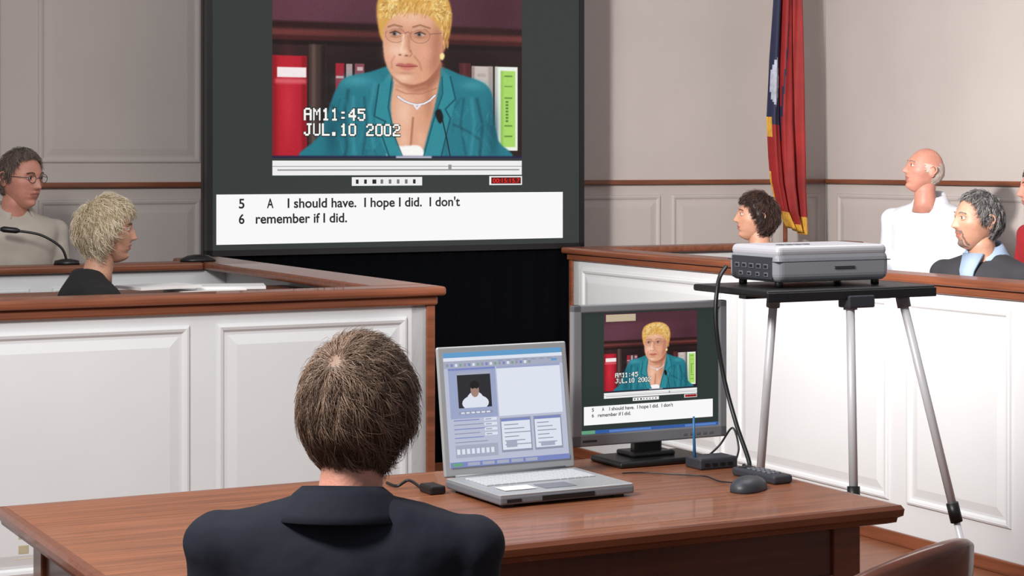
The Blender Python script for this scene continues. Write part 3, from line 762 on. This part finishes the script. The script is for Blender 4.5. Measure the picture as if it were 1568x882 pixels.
def build_hair(parent,Mh,sc_,mats,K,thick,length,count,rad=.0007,crown=(0,-.45,.89),grav=.4,messy=.35,top=None,seed=1,segs=5,lift=1.0,spike=0.,clump=.5,patch=None):
    rnd=random.Random(seed); X=Mh@Matrix.Scale(sc_,4); crown=Vector(crown).normalized()
    pv=Vector(patch[0]).normalized() if patch else None
    def mask(d):
        m=d.z-interp(K,d.y)
        if top is not None: m=min(m,top-d.z+ (.0 if d.y>-.5 else .15))
        return m
    D,F=spheregrid(72,54); keep=[f for f in F if all(mask(D[i])>0 for i in f)]
    idx={};V=[]
    def gi(i):
        if i not in idx:
            d=D[i]; m=max(0,min(1,mask(d)/.25)); idx[i]=len(V)
            nz=.85+.12*math.sin(d.x*14+2*math.sin(d.z*9))*math.cos(d.y*11)
            V.append(X@(head_surf(d)+d*(.002+thick*.62*m*nz)))
        return idx[i]
    F2=[tuple(gi(i) for i in f) for f in keep]
    mi2=[1 if (pv is not None and D[f[0]].dot(pv)>math.cos(patch[1]*.9)) else 0 for f in keep]
    mesh('hair_mass',V,F2,[mats[0]]+([patch[2]] if patch else []),parent,True,mi2 if patch else None)
    V=[];F=[];MI=[];done=0
    while done<count:
        d=Vector((rnd.gauss(0,1),rnd.gauss(0,1),rnd.gauss(0,1))).normalized()
        mk=mask(d)
        if mk<0: continue
        done+=1
        light=False
        if pv is not None:
            an=math.acos(max(-1,min(1,d.dot(pv))))
            if an<patch[1] and rnd.random()<.8: light=True
        fl=(d*(d.dot(crown))-crown)
        if fl.length<.05: fl=Vector((rnd.gauss(0,1),rnd.gauss(0,1),0))
        fl.normalize(); fl=fl+Vector((0,0,-grav))
        cl=math.sin(d.x*23+seed)+math.sin(d.y*19+d.z*15)
        sw=Vector((rnd.gauss(0,1),rnd.gauss(0,1),rnd.gauss(0,.7)))*messy*.6+d.cross(fl)*cl*messy*clump
        fl=fl+sw; fl-=d*fl.dot(d); fl.normalize()
        L=length*rnd.uniform(.6,1.15)/.1
        edge=min(1,mk/.25)
        L*=.45+.55*edge
        th=thick*(.30+.70*edge)*rnd.uniform(.55,1.15)*(1+.12*cl)
        sp_=spike*max(0,d.z)*rnd.random()**2
        side=d.cross(fl)*rnd.gauss(0,.35)
        pts=[]
        for k in range(segs):
            t=k/(segs-1)
            e=(d+(fl+side*t)*L*t).normalized()
            pts.append(head_surf(e)+e*(th*math.sin(min(1.75,.35+1.7*t))*lift+sp_*t))
        r=[rad*1.0,rad*1.1,rad,rad*.8,rad*.3]
        b=len(F); tube_geo(V,F,[X@p for p in pts],[q*sc_ for q in r],3)
        tone=int((cl+2)/4*len(mats)+rnd.gauss(0,1.0))
        mi=max(0,min(len(mats)-1,tone)) if not light else len(mats)-1
        MI+= [mi]*(len(F)-b)
    mesh('hair_strands',V,F,mats,parent,True,MI)
def hand_geo(V,F,w,fwd,side):
    w=Vector(w);f=Vector(fwd).normalized();up=Vector((0,0,1));r=f.cross(up).normalized()
    tube_geo(V,F,[w-f*.02,w+f*.02,w+f*.055,w+f*.085],[.024,.030,.036,.030],12,.5)
    for i,(o_,L) in enumerate([(-.028,.065),(-.010,.078),(.010,.072),(.027,.056)]):
        b=w+f*.08+r*o_*(-side)
        tube_geo(V,F,[b,b+f*L*.45-up*.006,b+f*L*.78-up*.022,b+f*L*.92-up*.036],[.0092,.0088,.008,.006],8)
    tube_geo(V,F,[w+f*.02+r*side*-.02,w+f*.05+r*side*-.048-up*.006,w+f*.085+r*side*-.052-up*.014],[.012,.0105,.008],8)
def person(name,loc,bdir,floor,seat,sh,hc,hdir,pitch,hs,shw,cloth,trouser,skin,lips,brow,kf=.42,headoff=(0,.04),glasses=False,roll=0.,collar=None,vox=.014,chest=1.,beard=None,reach=.27,square=0.,jacket=False,lapel=None):
    yaw=math.atan2(bdir[1],bdir[0])-math.pi/2
    g=group(name,(loc[0],loc[1],0),yaw)
    hy=math.atan2(hdir[1],hdir[0])-math.pi/2-yaw
    Mh=Matrix.Translation((headoff[0],headoff[1],hc))@Matrix.Rotation(hy,4,'Z')@Matrix.Rotation(pitch,4,'X')@Matrix.Rotation(roll,4,'Y')
    V=[];F=[]
    T=sh-seat; q=shw; s2=square
    loft_geo(V,F,[(0,-.02,seat+.01,.150,.11),(0,-.02,seat+.06,.175*chest,.125),(0,-.02,seat+T*.35,.155*chest,.115),(0,-.01,seat+T*.6,.175*chest,.125),(0,-.005,sh-.10,q*.76,.125),(0,-.01,sh-.055,q*(.80+.10*s2),.105),(0,-.015,sh-.025,q*(.66+.22*s2),.082),(0,-.02,sh-.002,q*(.42+.22*s2),.066),(0,-.02,sh+.018,.072+.025*s2,.060),(0,-.02,sh+.03,.062,.054)],36,2.3)
    for s in (-1,1):
        ellips_geo(V,F,(s*(q-.066),-.01,sh-.085+.016*s2),(.066,.066,.062))
        tube_geo(V,F,smoothpath([(s*(q-.070),-.01,sh-.08),(s*(q-.064),0,sh-.18),(s*(q-.050),.02,sh-.31),(s*(q-.08),reach*.5,seat+.19),(s*.13,reach,seat+.16)],4),[.062]*4+[.060,.058,.056,.054]+[.052,.050,.048,.046]+[.044,.042,.038,.034]+[.033],14)
        tube_geo(V,F,[(s*.09,-.02,seat+.08),(s*.10,.10,seat+.085),(s*.115,kf,seat+.07)],[.085,.083,.062],14)
    o=mesh('clothing',V,F,cloth,g,True); remesh(o,vox,7)
    V=[];F=[]
    for s in (-1,1):
        tube_geo(V,F,[(s*.115,kf-.03,seat+.072),(s*.117,kf+.02,seat+.04),(s*.118,kf,seat-.15),(s*.118,kf-.01,floor+.08)],[.06,.062,.055,.042],14)
    mesh('trouser_legs',V,F,trouser,g,True)
    V=[];F=[]
    for s in (-1,1):
        tube_geo(V,F,[(s*.118,kf-.06,floor+.045),(s*.118,kf+.02,floor+.05),(s*.12,kf+.10,floor+.032),(s*.12,kf+.16,floor+.024)],[.040,.046,.038,.022],12)
    mesh('shoes',V,F,m_black,g,True)
    V=[];F=[]
    for s in (-1,1): hand_geo(V,F,(s*.125,reach+.02,seat+.163),(-s*(.12+.27-reach)*1.5,1-(.27-reach)*3,-.05),s)
    o=mesh('hands',V,F,skin,g,True)
    build_head(g,Mh,hs,skin,lips,brow,glasses=glasses,beard=beard)
    if collar:
        V=[];F=[];n=40
        for i in range(n+1):
            a=math.radians(90+32+296*i/n)
            cx,cy=math.cos(a),math.sin(a)
            back=.5-.5*cy
            if jacket: pr=[(.064,sh+.000),(.062,sh+.042),(.066,sh+.048),(.078,sh+.036),(.098,sh+.004),(.108,sh-.010)]
            else: pr=[(.064,sh+.010),(.061,sh+.038+.016*back),(.066,sh+.044+.016*back),(.078,sh+.026+.006*back),(.092,sh+.004),(.094,sh+.0)]
            for (r,z) in pr:
                V.append((cx*r*1.1,-.02+cy*r,z-.012*(cy+1)))
        for i in range(n):
            for k in range(5): F.append((i*6+k,i*6+6+k,i*6+7+k,i*6+1+k))
        o=mesh('collar',V,F,collar,g,True); sd=o.modifiers.new('s','SOLIDIFY'); sd.thickness=.004
    if lapel:
        V=[(-.05,.075,sh+.012),(.05,.075,sh+.012),(.035,.125,sh-.06),(.0,.140,sh-.22),(-.035,.125,sh-.06)]
        o=mesh('shirt_front',V,[(0,1,2,4),(4,2,3)],collar,g,True); sd=o.modifiers.new('s','SOLIDIFY'); sd.thickness=.012
    return g,Mh
def seat_chair(name,loc,bdir,floor,seat,mat,back=.42):
    yaw=math.atan2(bdir[1],bdir[0])-math.pi/2
    g=group(name,(loc[0],loc[1],0),yaw)
    box('cushion',-.22,.22,-.2,.24,seat-.075,seat-.012,mat,g,.025,3)
    V=[];F=[];n=12
    for i in range(n+1):
        t=-1+2*i/n; x=.22*t; y=-.20-.035*(1-t*t)
        V+=[(x,y,seat+.03),(x,y,seat+back),(x,y-.04,seat+back),(x,y-.04,seat+.03)]
    for i in range(n):
        for k in range(4): F.append((i*4+k,i*4+4+k,i*4+4+(k+1)%4,i*4+(k+1)%4))
    F+=[(0,1,2,3),(n*4+3,n*4+2,n*4+1,n*4)]
    bevel(mesh('backrest',V,F,mat,g,True),.012)
    boxes('back_posts',[(-.15,-.12,-.25,-.21,seat-.07,seat+.1),(.12,.15,-.25,-.21,seat-.07,seat+.1)],m_black,g)
    for j,(a,b) in enumerate([(-1,-1),(1,-1),(-1,1),(1,1)]):
        tube('leg_%d'%(j+1),[(a*.17,b*.17,seat-.07),(a*.19,b*.19,floor)],[.018,.013],m_black,g,10)
sk2=M('skin_ruddy',(.76,.53,.46),.5,var=.16,scale=18,sss=.15,bump=.15,bscale=120); sk3=M('skin_warm',(.74,.55,.46),.5,var=.13,scale=18,sss=.15,bump=.15,bscale=120)
lp1=M('lips_rose',(.62,.40,.36),.5); lp2=M('lips_pink',(.64,.36,.34),.45)
br1=M('brow_brown',(.35,.25,.18),.8); br2=M('brow_grey',(.50,.46,.44),.8)
navy=M('navy_suit',(.09,.105,.15),.85,var=.25,scale=3,bump=.7,bscale=7,spec=.25)
H_brown=[M('hair_brown_d',(.29,.22,.18),.6),M('hair_brown_a',(.38,.30,.25),.6),M('hair_brown_b',(.47,.38,.315),.5),M('hair_brown_c',(.57,.47,.40),.45)]
H_blond=[M('hair_blond_c',(.68,.61,.49),.5),M('hair_blond_a',(.78,.71,.59),.5),M('hair_blond_b',(.87,.82,.73),.45)]
H_dark=[M('hair_dark_c',(.14,.09,.08),.5),M('hair_dark_a',(.22,.14,.12),.5),M('hair_dark_b',(.32,.21,.17),.5)]
H_grey=[M('hair_grey_c',(.27,.26,.26),.6),M('hair_grey_a',(.40,.39,.39),.55),M('hair_grey_b',(.58,.57,.57),.5)]
H_white=[M('hair_white_b',(.74,.68,.64),.6),M('hair_white_a',(.82,.78,.75),.6)]
H_mid=[M('hair_mid_c',(.34,.29,.26),.6),M('hair_mid_a',(.42,.36,.32),.6),M('hair_mid_b',(.52,.47,.43),.6)]
K_man=[(-1,-.62),(-.5,-.52),(-.1,-.05),(.15,-.10),(.3,.15),(.5,.50),(.8,.62),(1,.64)]
K_fg=[(-1,-.95),(-.6,-.86),(-.35,-.68),(-.1,-.36),(.12,-.25),(.3,.15),(.5,.50),(.8,.62),(1,.64)]
K_wom=[(-1,-.90),(-.5,-.75),(-.2,-.45),(.1,-.12),(.3,.15),(.5,.45),(.8,.58),(1,.62)]
K_rec=[(-1,-.62),(-.5,-.5),(-.1,-.05),(.15,-.05),(.3,.25),(.45,.68),(.7,.80),(1,.9)]
# foreground man
g,Mh=person('man_in_suit',(-.30,3.46),(.06,1),0,.44,.985,1.146,(.42,.9),.0,1.04,.290,navy,navy,sk2,lp1,br1,kf=.42,headoff=(.02,.04),collar=navy,vox=.010,chest=1.12,square=1.,jacket=True)
build_hair(g,Mh,1.04,H_brown,K_fg,.020,.050,22000,.00048,crown=(-.10,-.66,.74),grav=.30,messy=.42,seed=3,lift=1.1,spike=.012,clump=.45,patch=((-.06,-.56,.82),.22,M('scalp_tone',(.50,.40,.34),.6)))
seat_chair('office_chair',(-.30,3.44),(.06,1),0,.44,m_blk2,.34)
# witness (blonde woman)
blackc=M('black_knit',(.06,.06,.07),.9,bump=.3,bscale=60)
g,Mh=person('blonde_woman',(-1.60,7.37),(.88,.40),.15,.62,1.17,1.335,(.96,.22),.0,.98,.22,blackc,blackc,sk3,lp2,br1,kf=.36,headoff=(0,.055),reach=.24)
build_hair(g,Mh,.98,H_blond,K_wom,.036,.048,5000,.0008,crown=(0,-.5,.85),grav=.5,messy=.45,seed=5,clump=.3)
seat_chair('witness_chair',(-1.60,7.37),(.88,.40),.15,.62,m_blk2)
# left man with glasses
cream=M('cream_shirt',(.70,.67,.63),.85,var=.08,scale=6,bump=.4,bscale=14)
g,Mh=person('man_with_glasses',(-2.30,8.98),(.50,-.62),.15,.82,1.365,1.525,(.75,-.45),-.08,1.12,.265,cream,m_black,sk2,lp1,br1,kf=.2,glasses=True,collar=cream,reach=.18)
build_hair(g,Mh,1.12,H_mid,K_rec,.016,.030,3600,.0008,grav=.5,messy=.2,seed=6,clump=.2)
seat_chair('witness_chair',(-2.30,8.98),(.5,-.62),.15,.82,m_blk2)
# jurors
g,Mh=person('dark_haired_woman',(1.27,9.72),(-.9,.25),.15,.60,1.14,1.325,(-.98,.0),.10,.98,.21,M('dark_blouse',(.12,.12,.14),.9),m_black,sk3,lp2,br1,kf=.28,reach=.12)
build_hair(g,Mh,.98,H_dark,K_wom,.026,.036,3600,.0009,grav=.4,messy=.45,seed=8,clump=.3)
seat_chair('juror_chair',(1.27,9.72),(-.9,.25),.15,.60,m_blk2)
suit=M('charcoal_suit',(.19,.19,.21),.85,var=.1,bump=.3,bscale=14)
g,Mh=person('grey_haired_man',(2.02,8.30),(-.62,-.60),.15,.62,1.205,1.350,(-.97,-.22),.05,1.04,.265,suit,suit,sk3,lp1,br2,kf=.26,collar=M('blue_shirt',(.60,.68,.78),.7),reach=.12,headoff=(0,.035),beard=M('beard_grey',(.44,.36,.33),.9),lapel=True)
build_hair(g,Mh,1.04,H_grey,K_rec,.016,.036,3800,.0009,grav=.4,messy=.2,seed=9,clump=.2)
seat_chair('juror_chair',(2.02,8.30),(-.62,-.60),.15,.62,m_blk2)
whites=M('white_shirt',(.84,.85,.88),.8,var=.04,bump=.5,bscale=10)
g,Mh=person('bald_man',(2.12,9.84),(-.55,-.70),.35,.86,1.395,1.560,(-.97,-.1),.22,.98,.27,whites,m_dgrey,sk2,lp1,br2,kf=.36,collar=whites,chest=1.15)
build_hair(g,Mh,.98,H_white,K_man,.004,.020,1500,.0008,grav=.5,messy=.2,top=.30,seed=10)
seat_chair('juror_chair',(2.12,9.84),(-.55,-.70),.35,.86,m_blk2)
redc=M('red_shirt',(.62,.08,.12),.8,bump=.3,bscale=14)
g,Mh=person('man_in_red_shirt',(2.53,9.09),(-.85,-.25),.35,.78,1.335,1.475,(-.97,.05),.0,1.02,.265,redc,m_dgrey,sk2,lp1,br1,kf=.36,collar=redc)
build_hair(g,Mh,1.02,H_dark,K_man,.014,.035,1500,.0011,grav=.5,messy=.2,seed=11)
seat_chair('juror_chair',(2.53,9.09),(-.85,-.25),.35,.78,m_blk2)

# ------------------------------------------------------------ lights
def area(name,loc,target,size,energy,col=(1,1,1),spread=180):
    l=bpy.data.lights.new(name,'AREA'); l.shape='RECTANGLE'; l.size=size[0]; l.size_y=size[1]; l.energy=energy; l.color=col; l.spread=math.radians(spread)
    o=bpy.data.objects.new(name,l); link(o); o.location=loc
    o.rotation_euler=(Vector(target)-Vector(loc)).to_track_quat('-Z','Y').to_euler(); return o
area('ceiling_light',(-1.8,2.6,3.3),(1.0,8.0,.7),(.9,.7),205,(1,.97,.93))
area('ceiling_light',(1.5,6.6,3.4),(1.4,6.8,0),(2.0,1.4),42,(1,.96,.93))
area('ceiling_light',(-1.0,5.2,3.4),(-1.0,5.6,0),(2.0,1.6),34,(1,.99,.98))
area('added_jury_spot',(-.9,5.2,2.6),(2.5,10.4,2.0),(.22,.22),78,(1,.95,.91),75)  # added narrow lamp that brightens the jury and right wall
w=bpy.data.worlds.new('World'); sc.world=w; w.use_nodes=True
w.node_tree.nodes['Background'].inputs[0].default_value=(.97,.96,1,1); w.node_tree.nodes['Background'].inputs[1].default_value=.32

# ------------------------------------------------------------ camera
cd=bpy.data.cameras.new('camera'); cam=bpy.data.objects.new('camera',cd); link(cam)
cam.location=(0,0,1.6); cam.rotation_euler=(math.pi/2,0,0)
cd.sensor_width=36; cd.lens=3625/1920*36; cd.shift_y=-234/1920
cd.clip_end=100
sc.camera=cam
